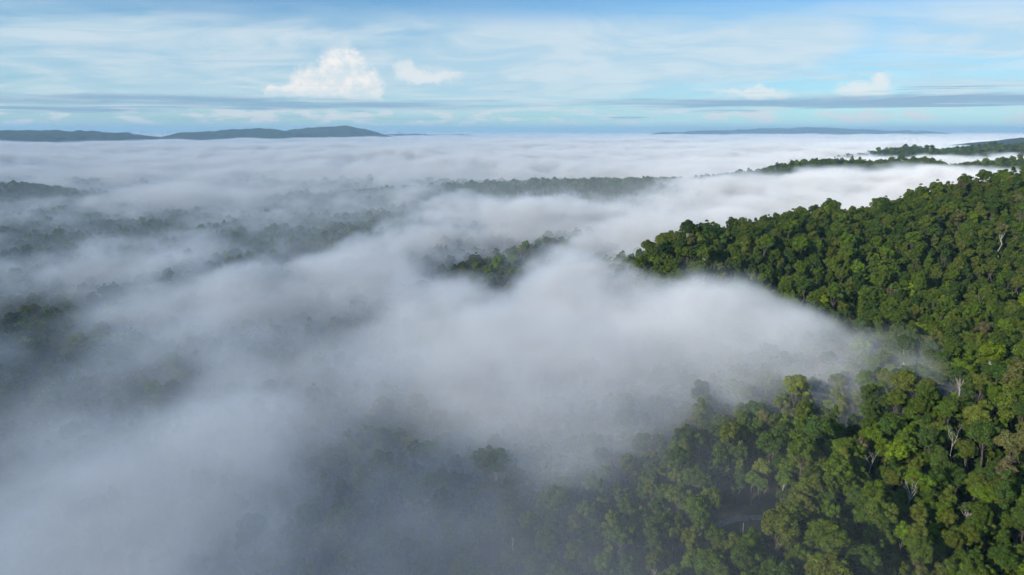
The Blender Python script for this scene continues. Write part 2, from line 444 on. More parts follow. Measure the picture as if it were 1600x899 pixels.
# openings
feat(880, 286, 150, 11, -0.85, 60); feat(880, 300, 140, 10, -0.8, 68); feat(740, 275, 50, 8, -0.6, 60); feat(1030, 300, 40, 9, -0.5, 60); feat(1160, 290, 60, 9, -0.8); feat(790, 385, 80, 22, -0.9, 55); feat(710, 425, 60, 22, -0.8, 55); feat(900, 355, 60, 9, -0.4)
feat(560, 335, 90, 18, -0.75); feat(420, 375, 110, 18, -0.8); feat(250, 340, 110, 18, -0.55); feat(120, 330, 80, 16, -0.5); feat(640, 310, 60, 14, -0.5); feat(60, 440, 80, 20, -1.0); feat(60, 284, 60, 6, -0.8)
feat(280, 690, 110, 35, -0.15, 60); feat(470, 870, 110, 50, -0.15, 55); feat(720, 740, 80, 50, -0.15, 50); feat(100, 640, 120, 30, -0.2, 60)
feat(800, 870, 150, 80, -0.6, 60); feat(1000, 820, 180, 100, -0.6, 58); feat(1130, 700, 150, 70, -0.7, 62); feat(880, 980, 300, 80, -0.5, 60); feat(970, 740, 130, 60, -0.6, 62); feat(1200, 760, 150, 110, -0.45, 45); feat(1460, 790, 210, 130, -2.2, 50); feat(1660, 560, 150, 170, -1.6, 60)
feat(1420, 430, 170, 50, -1.5, 95); feat(1120, 380, 60, 14, -0.8, 95); feat(1250, 400, 90, 30, -0.9, 95)
FEAT.append((105, 262, 85, 55, -0.75))      # clear air over the wood at the foot of the spur
FEAT.append((40, 215, 80, 60, -0.12))
FEAT = np.array(FEAT)

def fog_density(X, Y, Z, ds, octv):
    """X, Y, Z (nx,ny,nz); ds = size of the wisps"""
    x2, y2 = X[:, :, 0].astype(np.float64), Y[:, :, 0].astype(np.float64)
    cov = np.full(x2.shape, 0.62)
    wx = x2 + 60 * (fbm(x2 / 130, y2 / 130, x2 * 0 + 21.5, 3) - .5) ; wy = y2 + 60 * (fbm(x2 / 130, y2 / 130, x2 * 0 + 41.5, 3) - .5)
    for fx, fy, ra, rb, wt in FEAT:
        cov += wt * np.exp(-((wx - fx) / ra) ** 2 - ((wy - fy) / rb) ** 2)
    big = fbm(x2 / 330, y2 / 520, x2 * 0 + 5.5, 4, 0.55) - 0.5
    cov += 0.9 * big
    far = sstep(1700, 3200, np.hypot(x2, y2))
    cov -= 0.27 * sstep(250, -50, x2) * sstep(480, 640, y2) * sstep(2000, 1500, y2)
    amp = 1.9 + 1.5 * sstep(430, 700, y2) * (1 - 0.4 * far)
    med = fbm(x2 / 170, y2 / 230, x2 * 0 + 15.5, 4, 0.6) - 0.5
    cov = (cov + 0.8 * med) * (1 - far) + far * (0.80 + 0.9 * big + 0.9 * med)
    top = 62 + 26 * np.clip(cov, -0.3, 1.4) + far * (72 * (fbm(x2 / 700, y2 / 380, x2 * 0 + 8.8, 5, 0.62) - 0.5) * 2 - 4)
    top += 9 * np.exp(-((x2 - 220) / 110) ** 2 - ((y2 - 350) / 60) ** 2) + 38 * np.exp(-((x2 - 900) / 420) ** 2 - ((y2 - 1220) / 260) ** 2) + 26 * np.exp(-((x2 - 1450) / 600) ** 2 - ((y2 - 2150) / 230) ** 2) + 10 * np.exp(-((x2 - 450) / 170) ** 2 - ((y2 - 1250) / 150) ** 2)
    X3, Y3, Z3 = X.ravel(), Y.ravel(), Z.ravel()
    n = fbm(X3 / ds, Y3 / ds * 0.8, Z3 / ds * 2.0 + 3.7, octv, 0.70).reshape(X.shape) - 0.5
    soft = 18.0 - 6 * far[:, :, None]
    d = sstep(0.0, 1.0, (top[:, :, None] - Z + 70 * n) / soft)
    c3 = np.clip(cov[:, :, None] + amp[:, :, None] * n, 0, 1.15)
    flo = (0.38 + 0.04 * sstep(1200, 1500, y2)) * sstep(520, 700, y2) * sstep(60, 160, np.hypot((x2 - 330) * .45, (y2 - 560) * .8))
    c3 = np.maximum(c3, (flo[:, :, None] * (1 + 2.0 * n)))
    d = d * c3 ** 1.7
    veil = 0.22 * sstep(165, -40, x2) * sstep(430, 330, y2)
    d = np.maximum(d, veil[:, :, None] * sstep(84, 46, Z) * np.clip(1 + 3.0 * n, 0.1, 2))
    mist = 0.042 * sstep(560, 760, y2) * sstep(3200, 2300, y2) * sstep(70, 190, np.hypot((x2 - 330) * .45, (y2 - 560) * .8))
    d = np.maximum(d, mist[:, :, None] * sstep(118, 70, Z) * (1 + 1.2 * n))
    return d.astype(np.float32)

GRIDS = []
def fog_block(name, lo, hi, res, ds, octv, mat, weight, label):
    xs = np.linspace(lo[0], hi[0], res[0], dtype=np.float32); ys = np.linspace(lo[1], hi[1], res[1], dtype=np.float32); zs = np.linspace(lo[2], hi[2], res[2], dtype=np.float32)
    X, Y, Z = np.meshgrid(xs, ys, zs, indexing='ij')
    D = fog_density(X, Y, Z, ds, octv) * weight(Y)
    D[D < 0.004] = 0
    GRIDS.append((lo, hi, res, D))
    return volume_object(name, lo, hi, res, D, mat, kind='stuff', label=label)

FOG_D = 0.020
fm_a = fog_material('fog_near', FOG_D, 2.5)
fm_b = fog_material('fog_mid', FOG_D * 1.3, 5.0)
fm_c = fog_material('fog_far', FOG_D * 2.0, 6.0)
fog_block('fog', (-1050, 60, 0), (1080, 1320, 130), (440, 261, 33), 62, 5, fm_a, lambda Y: 1 - sstep(1230, 1320, Y), 'white morning fog bank filling the near valley')
fog_block('fog', (-3800, 1230, 0), (3800, 4700, 130), (500, 230, 23), 105, 5, fm_b, lambda Y: sstep(1230, 1320, Y) * (1 - sstep(4350, 4700, Y)), 'fog drifting over the middle forest and ridges')
fog_block('fog', (-30000, 4350, 0), (30000, 42000, 120), (460, 380, 11), 700, 5, fm_c, lambda Y: sstep(4350, 4700, Y), 'sea of fog reaching to the horizon')

def haze_box():
    m, t, out = new_mat('haze_air')
    pv = t.n('ShaderNodeVolumePrincipled')
    pv.inputs['Color'].default_value = (0.50, 0.78, 1.0, 1)
    pv.inputs['Density'].default_value = 5.5e-5
    pv.inputs['Density Attribute'].default_value = ''
    t.link(pv.outputs[0], out.inputs['Volume'])
    z0, z1 = -40, 390
    V = [(sx * 45000, sy * 45000, z) for z in (z0, z1) for sx, sy in ((-1, -1), (1, -1), (1, 1), (-1, 1))]
    F = [(3, 2, 1, 0), (4, 5, 6, 7), (0, 1, 5, 4), (1, 2, 6, 5), (2, 3, 7, 6), (3, 0, 4, 7)]
    put('haze', mesh_from('haze', V, F, None, [m]), kind='stuff', label='thin blue morning haze over the whole valley')
haze_box()

#TREES_HERE
# ------------------------------------------------------------------ trees
def tube(path, radii, sides=6):
    V = []; F = []
    for i, (p, r) in enumerate(zip(path, radii)):
        p = Vector(p)
        q = (Vector(path[min(i + 1, len(path) - 1)]) - Vector(path[max(i - 1, 0)])).normalized()
        a = q.orthogonal().normalized(); b = q.cross(a)
        for k in range(sides):
            an = 2 * math.pi * k / sides
            V.append(p + (a * math.cos(an) + b * math.sin(an)) * r)
    for i in range(len(path) - 1):
        for k in range(sides):
            F.append((i * sides + k, i * sides + (k + 1) % sides, (i + 1) * sides + (k + 1) % sides, (i + 1) * sides + k))
    return np.array(V), np.array(F)

def join(parts):
    V = []; F = []; o = 0
    for v, f in parts:
        V.append(v); F.append(f + o); o += len(v)
    return np.vstack(V), np.vstack(F)

def limb(rnd, a, b, r0, r1, sag=0.0, sides=5, n=4):
    a, b = Vector(a), Vector(b); L = (b - a).length
    path = []; rad = []
    for i in range(n + 1):
        t = i / n
        p = a.lerp(b, t) + Vector((rnd.uniform(-1, 1), rnd.uniform(-1, 1), rnd.uniform(-.5, .5))) * L * 0.05 * (0 < i < n)
        p.z += sag * L * math.sin(math.pi * t)
        path.append(p); rad.append(r0 + (r1 - r0) * t)
    return tube(path, rad, sides)

def leaves_on(rs, centres, radii, squash, n, size, low=-0.35, jitter=0.16):
    """n leaf sprays (quads) on the shells of lobes, dropped where they lie deep inside another lobe"""
    centres = np.array(centres); radii = np.array(radii)
    w = radii ** 2; w = w / w.sum()
    k = rs.choice(len(radii), size=int(n * 1.9), p=w)
    d = rs.normal(size=(len(k), 3)); d /= np.linalg.norm(d, axis=1)[:, None]
    d[:, 2] = np.where(d[:, 2] < low, -d[:, 2], d[:, 2])
    rad = radii[k] * (1 - np.abs(rs.normal(0, jitter, len(k))))
    # lumps on every lobe
    lump = 0.80 + 0.42 * fbm(d[:, 0] * 2.1 + k * 7.7, d[:, 1] * 2.1, d[:, 2] * 2.1 + 30, 2)
    sq = np.array((1, 1, squash))
    P = centres[k] + d * (rad * lump)[:, None] * sq
    keep = np.ones(len(k), bool)
    for i in range(len(radii)):
        q = (P - centres[i]) / sq
        keep &= (np.linalg.norm(q, axis=1) > radii[i] * 0.66) | (k == i)
    P, d = P[keep][:n], d[keep][:n]
    m = len(P)
    nrm = d * 0.9 + rs.normal(0, 0.55, (m, 3)) + np.array((0, 0, 0.35)); nrm /= np.linalg.norm(nrm, axis=1)[:, None]
    h = rs.normal(size=(m, 3)); u = np.cross(nrm, h); u /= np.linalg.norm(u, axis=1)[:, None]; v = np.cross(nrm, u)
    s = size * rs.uniform(0.55, 1.35, m)[:, None]
    V = np.stack([P + (u * 1.0 + v * .1) * s, P + (v * .75 - u * .1) * s - nrm * s * .2, P - u * s * .9 - nrm * s * .1, P - v * .7 * s - nrm * s * .2], 1).reshape(-1, 3)
    F = np.arange(m * 4).reshape(-1, 4)
    return V, F

def lobes_dome(rnd, Rc, H, zc, n):
    C = [(0, 0, zc + H * .12), (0, 0, zc - H * .15)]; r = [Rc * .6, Rc * .5]
    for i in range(n):
        a = 2.4 * i + rnd.uniform(-.5, .5); w = 1 - 1.55 * (i + .5) / n       # 1 at the top, -0.55 low on the sides
        q = math.sqrt(max(0.05, 1 - w * w)) * (1 if w > 0 else 1 + .25 * w)
        rr = Rc * (0.20 + .24 * rnd.random())
        C.append((math.cos(a) * q * (Rc - rr * .6), math.sin(a) * q * (Rc - rr * .6) * rnd.uniform(.78, 1.18), zc + w * (H * .5 - rr * .5) + rnd.uniform(-.10, .12) * H)); r.append(rr)
    return C, r

def make_tree(kind, seed, nleaf, lsize):
    """returns ((crown V, F), (trunk V, F)); base at the origin, metres"""
    rnd = random.Random(seed); rs = np.random.default_rng(seed)
    if kind == 'dome':
        Ht, Rc = rnd.uniform(22, 26), rnd.uniform(3.5, 5.4); C, r = lobes_dome(rnd, Rc, Rc * rnd.uniform(1.6, 2.3), Ht - Rc * 1.0, rnd.randint(15, 22)); sq = .85
    elif kind == 'oval':
        Ht, Rc = rnd.uniform(22, 26), rnd.uniform(2.7, 3.6); C = []; r = []
        for i in range(11):
            z = i / 10; q = math.sin(math.pi * (.12 + .8 * z)); a = 2.4 * i
            rr = Rc * rnd.uniform(.42, .62) * (.6 + .4 * q)
            C.append((math.cos(a) * q * (Rc - rr), math.sin(a) * q * (Rc - rr), Ht - 15 + 13.5 * z)); r.append(rr)
        sq = 1.0
    elif kind == 'umbrella':
        Ht, Rc = rnd.uniform(27, 30), rnd.uniform(5, 6.4); C = []; r = []
        for i in range(16):
            a = 2.4 * i; q = math.sqrt((i + .5) / 16); rr = Rc * rnd.uniform(.2, .3)
            C.append((math.cos(a) * q * (Rc - rr), math.sin(a) * q * (Rc - rr), Ht - 3 - q * q * 4.2 + rnd.uniform(-1, 1))); r.append(rr)
        sq = .6
    elif kind == 'column':
        Ht, Rc = rnd.uniform(17, 22), rnd.uniform(1.6, 2.3); C = []; r = []
        for i in range(14):
            z = i / 13; a = rnd.uniform(0, 6.28); rr = Rc * rnd.uniform(.55, .8) * (1.1 - .35 * z)
            C.append((math.cos(a) * Rc * .45, math.sin(a) * Rc * .45, Ht * (.14 + .8 * z))); r.append(rr)
        sq = 1.25
    elif kind == 'shrub':
        Ht, Rc = rnd.uniform(7, 12), rnd.uniform(2.4, 3.6); C, r = lobes_dome(rnd, Rc, Rc * 1.9, Ht * .48, 11); sq = .9
    else:                               # 'sparse': open crown with its limbs showing
        Ht, Rc = rnd.uniform(23, 26), rnd.uniform(3.8, 5); C = []; r = []
        for i in range(9):
            a = 2.4 * i + rnd.uniform(-.4, .4); q = math.sqrt((i + .5) / 9); rr = Rc * rnd.uniform(.22, .33)
            C.append((math.cos(a) * q * Rc * .8, math.sin(a) * q * Rc * .8, Ht - 2.2 - 4.5 * q * q + rnd.uniform(-1.2, 1.2))); r.append(rr)
        sq = .7
    crown = leaves_on(rs, C, r, sq, nleaf, lsize, low=-.9 if kind == 'column' else -.6)
    rt = .20 + .008 * Ht
    fork = Ht * (.58 if kind not in ('shrub', 'column') else .35)
    parts = [limb(rnd, (0, 0, -1.5), (rnd.uniform(-.6, .6), rnd.uniform(-.6, .6), fork), rt, rt * .7, 0, 7, 5)]
    top = Vector(parts[0][0][-7:].mean(0))
    order = sorted(range(len(C)), key=lambda i: -r[i])[:8 if kind in ('dome', 'umbrella', 'sparse') else 4]
    if kind == 'sparse': order = range(len(C))
    for i in order:
        c = Vector(C[i]); e = top.lerp(c, .93)
        parts.append(limb(rnd, top - Vector((0, 0, rnd.uniform(0, 2))), e, rt * .5, rt * .12, .06, 5, 4))
    trunk = join(parts)
    return crown, trunk

KINDS = ['dome'] * 5 + ['oval'] * 2 + ['umbrella', 'column', 'column', 'sparse', 'shrub', 'shrub']
NEAR = []; LOW = []
for i, k in enumerate(KINDS):
    n = {'dome': 5200, 'oval': 3400, 'umbrella': 3000, 'column': 1900, 'sparse': 1300, 'shrub': 900}[k]
    NEAR.append((k, make_tree(k, 100 + i, n, .33)))
    if k not in ('shrub',): LOW.append((k, make_tree(k, 100 + i, max(200, n // 8), .95)))

CROWN_ME = [mesh_from('crown', v, f, None, [M_LEAF]) for k, ((v, f), _) in NEAR]
TRUNK_ME = [mesh_from('trunk', v, f, None, [M_BARK], smooth=True) for k, (_, (v, f)) in NEAR]
TRUNK_PALE = [mesh_from('trunk', v, f, None, [M_PALE], smooth=True) for k, (_, (v, f)) in NEAR]
TOPS = np.array([c[0][:, 2].max() for k, (c, _) in NEAR])
RADS = np.array([np.percentile(np.hypot(c[0][:, 0], c[0][:, 1]), 92) for k, (c, _) in NEAR])

def proto_collection(name, prot):
    col = bpy.data.collections.new(name)
    for i, (k, ((v, f), (tv, tf))) in enumerate(prot):
        V, F = join([(v, f), (tv, tf)])
        me = mesh_from(f'{name}_{i:02d}', V, F, None, [M_LEAFI, M_BARK], np.concatenate([np.zeros(len(f)), np.ones(len(tf))]))
        o = bpy.data.objects.new(f'{name}_{i:02d}', me); col.objects.link(o)
    return col
C_NEAR = proto_collection('tree_kinds', NEAR)
C_LOW = proto_collection('tree_kinds_far', LOW)

TINTS = np.array([(.070, .104, .018), (.058, .092, .017), (.042, .074, .017), (.082, .108, .022), (.098, .118, .026), (.050, .080, .020), (.078, .122, .015), (.105, .108, .042), (.115, .100, .060), (.125, .175, .017)])
TINTS = TINTS * np.array((1.68, 1.64, 1.35))
TW = np.array([20, 18, 14, 16, 11, 9, 10, 3, 0.9, 2.0]); TW = TW / TW.sum()
TNAME = ['leafy green', 'mid green', 'dark green', 'olive green', 'pale olive', 'bluish green', 'fresh green', 'dull khaki', 'greyish brown', 'bright lime green']

# fog thickness between the drone and a point, to know which trees the photograph shows
def fog_od(P, n=48):
    od = np.zeros(len(P)); o = np.array((0, 0, CAM_Z)); L = np.linalg.norm(P - o, axis=1)
    for t in (np.arange(n) + .5) / n:
        Q = o + (P - o) * (0.35 + .65 * t)
        for lo, hi, res, D in GRIDS[:2]:
            q = [(Q[:, k] - lo[k]) / (hi[k] - lo[k]) * (res[k] - 1) for k in range(3)]
            ok = np.all([(q[k] >= 0) & (q[k] <= res[k] - 1) for k in range(3)], 0)
            ix = [np.clip(np.round(q[k]).astype(int), 0, res[k] - 1) for k in range(3)]
            od += np.where(ok, D[ix[0], ix[1], ix[2]], 0) * L * .65 / n * FOG_D
    return od

ROAD = None
def hit(u, v, above):
    """point where the line of sight through a photograph pixel comes down to a height above the ground"""
    d = ray(u, v)
    t = np.arange(120, 4000, 1.0)
    x, y, z = d[0] * t, d[1] * t, CAM_Z + d[2] * t
    g = z - height(x, y) - above
    i = int(np.argmax(g < 0))
    return x[i], y[i]

# trees the photograph lets one tell apart: u, v of the crown, height above ground seen there, kind index, tint, scale, pale trunk, label
SPECIAL = [
 (1303, 785, 23, 10, (.055, .088, .022), 0.95, True, 'sparse_tree', 'open-crowned tree with forked white limbs against a dark gap near the bottom right'),
 (803, 822, 22, 10, (.045, .075, .022), 0.95, True, 'white_trunk_tree', 'tree with a white forked trunk standing in thin fog at the bottom centre'),
 (908, 838, 20, 5, (.030, .058, .018), 0.85, True, 'white_trunk_tree', 'dark oval-crowned tree on a slender white trunk at the bottom edge'),
 (1222, 812, 22, 6, (.045, .080, .020), 0.85, True, 'white_trunk_tree', 'tree with a thin white trunk right of the dirt road'),
 (968, 772, 22, 5, (.062, .092, .030), 0.9, True, 'white_trunk_tree', 'hazy olive tree with a pale trunk showing below it, in thin fog'),
 (1412, 832, 22, 1, (.110, .175, .014), 0.85, False, 'lime_tree', 'broad bright lime green tree near the bottom right corner'),
 (1358, 838, 20, 5, (.085, .150, .014), 0.9, False, 'lime_tree', 'smaller bright green tree left of the broad lime green tree'),
 (1090, 868, 12, 2, (.080, .150, .014), 0.75, False, 'lime_tree', 'low fresh green tree at the bottom edge below the dirt road'),
 (1447, 497, 24, 0, (.115, .165, .016), 0.72, True, 'lime_tree', 'small yellow-green tree on pale stems at the fog edge of the slope'),
 (1098, 362, 26, 5, (.130, .200, .016), 0.72, False, 'lime_tree', 'lone yellow-green tree on the nose of the spur'),
 (1428, 368, 24, 3, (.095, .150, .016), 1.15, False, 'lime_tree', 'wide light green crown high on the spur slope'),
 (1040, 372, 26, 2, (.026, .052, .018), 1.12, False, 'ridge_tree', 'dense dark tree standing at the tip of the spur'),
 (1118, 350, 28, 4, (.030, .058, .020), 1.1, False, 'ridge_tree', 'tall dark crown on the spur crest right of the yellow-green tree'),
 (1283, 298, 30, 7, (.036, .060, .022), 0.95, False, 'umbrella_tree', 'flat umbrella-crowned tree standing above the spur skyline'),
 (1205, 346, 28, 7, (.036, .060, .026), 0.95, False, 'umbrella_tree', 'spreading misty umbrella crown just behind the spur crest'),
 (1515, 785, 24, 10, (.080, .110, .040), 0.85, True, 'sparse_tree', 'pale feathery tree alone in a dark gap near the right edge'),
 (1543, 796, 22, 0, (.100, .075, .050), 0.7, False, 'brown_tree', 'brownish-leaved tree beside the pale feathery tree at the right edge'),
 (1393, 700, 24, 1, (.088, .080, .048), 0.85, False, 'brown_tree', 'greyish brown crown in the middle of the lower right forest'),
 (1470, 590, 22, 10, (.060, .088, .028), 0.9, True, 'white_trunk_tree', 'tree with tall pale trunk at the right end of the fog tongue'),
 (1502, 588, 22, 10, (.056, .082, .024), 0.95, True, 'white_trunk_tree', 'tree with long pale limbs right of the fog tongue end'),
 (1455, 680, 24, 3, (.058, .096, .024), 1.1, False, 'broad_tree', 'big rounded light crown below the fog tongue at the right'),
 (1540, 665, 24, 4, (.062, .102, .020), 1.2, False, 'broad_tree', 'big domed crown touching the right edge below the fog tongue'),
 (1463, 345, 24, 10, (.062, .085, .030), 0.9, True, 'sparse_tree', 'thin crown with pale stems high on the spur slope'),
]
# bare snags: u, v of the middle, height seen there, total height, label
SNAGS = [
 (1530, 472, 25, 27, 'bare white snag forked in a Y on the spur slope at the right'),
 (1424, 772, 25, 27, 'leafless pale tree with many fine limbs in the lower right forest'),
 (1160, 838, 10, 14, 'single bare pale pole-like trunk standing in front of the dirt road'),
 (1490, 688, 26, 28, 'grey bare-limbed tree among crowns at the right below the fog tongue'),
 (1362, 722, 25, 27, 'small white bare snag between crowns of the lower right forest'),
]

def snag_mesh(seed, Ht):
    rnd = random.Random(seed)
    pole = seed == 2
    f = Ht * (.62 if not pole else .98)
    trunk = limb(rnd, (0, 0, -1), (rnd.uniform(-.5, .5), 0, f), .22 if not pole else .16, .13 if not pole else .09, 0, 6, 5)
    top = Vector(trunk[0][-6:].mean(0)); br = []
    if pole: return tube([(0, 0, -1), (.1, 0, f * .5), (.05, .05, f)], [.17, .13, .09], 6), None
    nb = [2, 7, 0, 5, 3][seed]
    for i in range(nb):
        a = (0.3 + math.pi * i) if nb == 2 else 6.28 * i / nb + rnd.uniform(-.4, .4)
        e = top + Vector((math.cos(a) * rnd.uniform(2, 3.6), math.sin(a) * rnd.uniform(2, 3.6), rnd.uniform(4, Ht - f)))
        br.append(limb(rnd, top, e, .12, .045, .08, 5, 4))
        for j in range(3):
            s = top.lerp(e, rnd.uniform(.45, .85)); q = s + Vector((rnd.uniform(-2, 2), rnd.uniform(-2, 2), rnd.uniform(.6, 2.4)))
            br.append(limb(rnd, s, q, .055, .02, .05, 4, 3))
    return trunk, join(br)

ROADPTS = [hit(u, v, 0.3) for u, v in ((1118, 823), (1130, 817.5), (1148, 813), (1170, 810.5), (1196, 810), (1225, 812))]
RC = np.mean(np.array(ROADPTS), 0)

def scatter_trees():
    rs = np.random.default_rng(5)
    pts = []
    # canopy layer near and on the spur
    def grid(s, y0, y1, xm):
        gx, gy = np.meshgrid(np.arange(-xm, xm, s), np.arange(y0, y1, s), indexing='ij')
        x = gx.ravel() + rs.uniform(-.46, .46, gx.size) * s; y = gy.ravel() + rs.uniform(-.46, .46, gx.size) * s
        k = np.abs(x) < .80 * y + 60
        return x[k], y[k]
    x, y = grid(5.9, 130, 1000, 900)
    # clearing round the road, open towards the drone
    to = -RC / np.linalg.norm(RC)
    rx, ry = x - RC[0], y - RC[1]
    along = rx * to[0] + ry * to[1]; across = np.abs(rx * to[1] - ry * to[0])
    clear = (along > -9) & (along < 46) & (across < 12)
    near = dict(x=x, y=y, low=clear)
    return near
NT_ = scatter_trees()
x, y, clear = NT_['x'], NT_['y'], NT_['low']
rs = np.random.default_rng(77)
n = len(x)
gapf = fbm(x / 55, y / 55, x * 0 + 6.6, 2)
kind = rs.choice(len(KINDS), size=n, p=np.array([12, 12, 12, 12, 12, 9, 9, .8, 3, 3, 2, 3, 3]) / 92.8)
wetside = sstep(90, 0, x) * sstep(520, 200, y)         # thin, climber-hung wood towards the valley
kind = np.where(rs.random(n) < wetside * .55, rs.choice([5, 6, 8, 9, 8, 9, 10, 11, 12], size=n), kind)
kind = np.where(clear, rs.choice([11, 12], size=n), kind)
scl = np.clip(rs.lognormal(-.27, .27, n), .42, 1.35) * np.where(gapf < .38, .62, 1.0) * np.where(clear, .45, 1)
squeeze = rs.uniform(.82, 1.22, n)
tint = rs.choice(len(TINTS), size=n, p=TW)
sp_xy = []
for s in SPECIAL: sp_xy.append(hit(s[0], s[1], s[2] * s[5]))
for s in SNAGS: sp_xy.append(hit(s[0], s[1], s[2] * .8))
sp_xy = np.array(sp_xy)
keep = np.ones(n, bool)
for (qx, qy) in sp_xy:
    keep &= np.hypot(x - qx, y - qy) > 4.0
    # keep the view of it open
    d = np.array((qx, qy)); L = np.hypot(*d); d = d / L
    al = x * d[0] + y * d[1] - L; ac = np.abs(x * d[1] - y * d[0])
    scl = np.where((al > -13) & (al < 0) & (ac < 6), scl * .78, scl)
keep &= ~(clear & (rs.random(n) < .45))
for (qx, qy) in ROADPTS: keep &= np.hypot(x - qx, y - qy) > 7.5
x, y, kind, scl, squeeze, tint, clear = [a[keep] for a in (x, y, kind, scl, squeeze, tint, clear)]
z = height(x, y)
rot = rs.uniform(0, 6.28, len(x))
topz = z + TOPS[kind] * scl * .85
# what shows in the photograph: splat crowns from near to far
u, v, dep = project(x, y, topz)
pr = RADS[kind] * scl * squeeze * FOC / dep
od = fog_od(np.stack([x, y, topz], 1))
mask = np.zeros((450, 800), bool); seen = np.zeros(len(x))
for i in np.argsort(dep):
    if not (-60 < u[i] < 1660 and 150 < v[i] < 960): continue
    cu, cv, r = u[i] / 2, v[i] / 2 + pr[i] / 5, max(1.0, pr[i] / 2)
    u0, u1, v0, v1 = int(max(0, cu - r)), int(min(800, cu + r + 1)), int(max(0, cv - r * .8)), int(min(450, cv + r * .8 + 1))
    if u1 <= u0 or v1 <= v0: continue
    yy, xx = np.mgrid[v0:v1, u0:u1]
    dsk = ((xx - cu) / r) ** 2 + ((yy - cv) / (r * .8)) ** 2 < 1
    sub = mask[v0:v1, u0:u1]
    seen[i] = (dsk & ~sub).sum(); sub |= dsk
seen *= np.exp(-od * .9)
inframe = (u > 5) & (u < 1595) & (v > 180) & (v < 893)
order = np.argsort(-np.where(inframe & (seen > 6), seen, 0))
single = order[:300]
single = [i for i in single if seen[i] > 6 and inframe[i]]

ALLTREES = []      # (object, u, v, landmark label or None, tint name, kind)
KNAME = {'dome': 'canopy_tree', 'oval': 'oval_crowned_tree', 'umbrella': 'umbrella_tree', 'column': 'climber_clad_tree', 'sparse': 'sparse_tree', 'shrub': 'low_tree'}
KGROUP = 'trees of the clear forest in the lower right and on the spur'
def add_tree(name, px, py, pz, k, sc, sq, rz, col, pale):
    e = bpy.data.objects.new(name, None); COL.objects.link(e)
    e.empty_display_size = 1
    e.location = (px, py, pz); e.rotation_euler = (0, 0, rz); e.scale = (sc * sq, sc / sq, sc)
    c = put('crown', CROWN_ME[k], e); c.color = (*col, 1)
    put('trunk', (TRUNK_PALE if pale else TRUNK_ME)[k], e)
    e['category'] = 'tree'; e['group'] = KGROUP
    return e

for s, (qx, qy) in zip(SPECIAL, sp_xy):
    su, sv, ha, k, col, sc, pale, nm, lab = s
    e = add_tree(nm, qx, qy, float(height(qx, qy)), k, sc, 1.0, (su * 7 % 6.28), tuple(q * 1.4 for q in col), pale)
    e['label'] = lab; ALLTREES.append((e, su, sv, lab))
for i, (s, (qx, qy)) in enumerate(zip(SNAGS, sp_xy[len(SPECIAL):])):
    tr, br = snag_mesh(i, s[3])
    e = bpy.data.objects.new('bare_tree', None); COL.objects.link(e); e.location = (qx, qy, float(height(qx, qy)))
    put('trunk', mesh_from('trunk', tr[0], tr[1], None, [M_PALE], smooth=True), e)
    if br is not None: put('limbs', mesh_from('limbs', br[0], br[1], None, [M_PALE], smooth=True), e)
    e['label'] = s[4]; e['category'] = 'tree'; e['group'] = 'bare pale trees'
    ALLTREES.append((e, s[0], s[1], s[4]))

SHORT = ['forked white-limbed tree', 'white forked trunk in thin fog', 'dark oval tree on white trunk', 'white trunk right of the road', 'hazy olive pale-trunked tree', 'broad lime green tree', 'smaller bright green tree',
         'low fresh green tree', 'small yellow-green tree on the slope', 'yellow-green tree on the spur nose', 'wide light green slope crown', 'dark tree at the spur tip', 'tall dark crest crown', 'umbrella tree on the skyline', 'misty umbrella crown',
         'pale feathery tree', 'brownish tree by the right edge', 'greyish brown crown', 'pale trunk at the fog tongue end', 'pale-limbed tree past the fog tongue', 'big rounded light crown', 'big domed crown at the right edge', 'thin pale-stemmed slope tree',
         'bare white Y-shaped snag', 'leafless pale tree', 'pole-like trunk by the road', 'grey bare-limbed tree', 'small white snag']
LM = np.array([(a[1], a[2]) for a in ALLTREES], dtype=float)
DIRN = ['right of', 'above and right of', 'above', 'above and left of', 'left of', 'below and left of', 'below', 'below and right of']
ORD = ['nearest', 'second nearest', 'third nearest', 'fourth nearest', 'fifth nearest', 'sixth nearest', 'seventh nearest', 'eighth nearest', 'ninth nearest', 'tenth nearest', 'eleventh nearest', 'twelfth nearest']
rows = []
for i in single:
    d = np.hypot(LM[:, 0] - u[i], LM[:, 1] - v[i]); j = int(np.argmin(d))
    a = math.atan2(-(v[i] - LM[j, 1]), u[i] - LM[j, 0]); q = int(round(a / (math.pi / 4))) % 8
    rows.append((i, j, q, d[j]))
rank = {}
for i, j, q, d in sorted(rows, key=lambda r: r[3]):
    c = rank.get((j, q), 0); rank[(j, q)] = c + 1
    o = ORD[c] if c < len(ORD) else f'{c + 1}th nearest'
    nm = KNAME[KINDS[kind[i]]]
    e = add_tree(nm, x[i], y[i], z[i], kind[i], scl[i], squeeze[i], rot[i], TINTS[tint[i]] * rs.uniform(.88, 1.12) * float(.72 + .56 * fbm(x[i:i + 1] / 48, y[i:i + 1] / 48, x[i:i + 1] * 0 + 33.3, 2)[0]), rs.random() < .10)
    lab = f'{TNAME[tint[i]]} {nm.replace("_", " ")}, {o} {DIRN[q]} the {SHORT[j]}'
    if len(lab.split()) > 16: lab = f'{TNAME[tint[i]]} tree, {o} {DIRN[q]} the {SHORT[j]}'
    if len(lab.split()) > 16: lab = f'{TNAME[tint[i]]} tree, {o} {DIRN[q].replace(" and ", "-")} {SHORT[j]}'
    e['label'] = lab

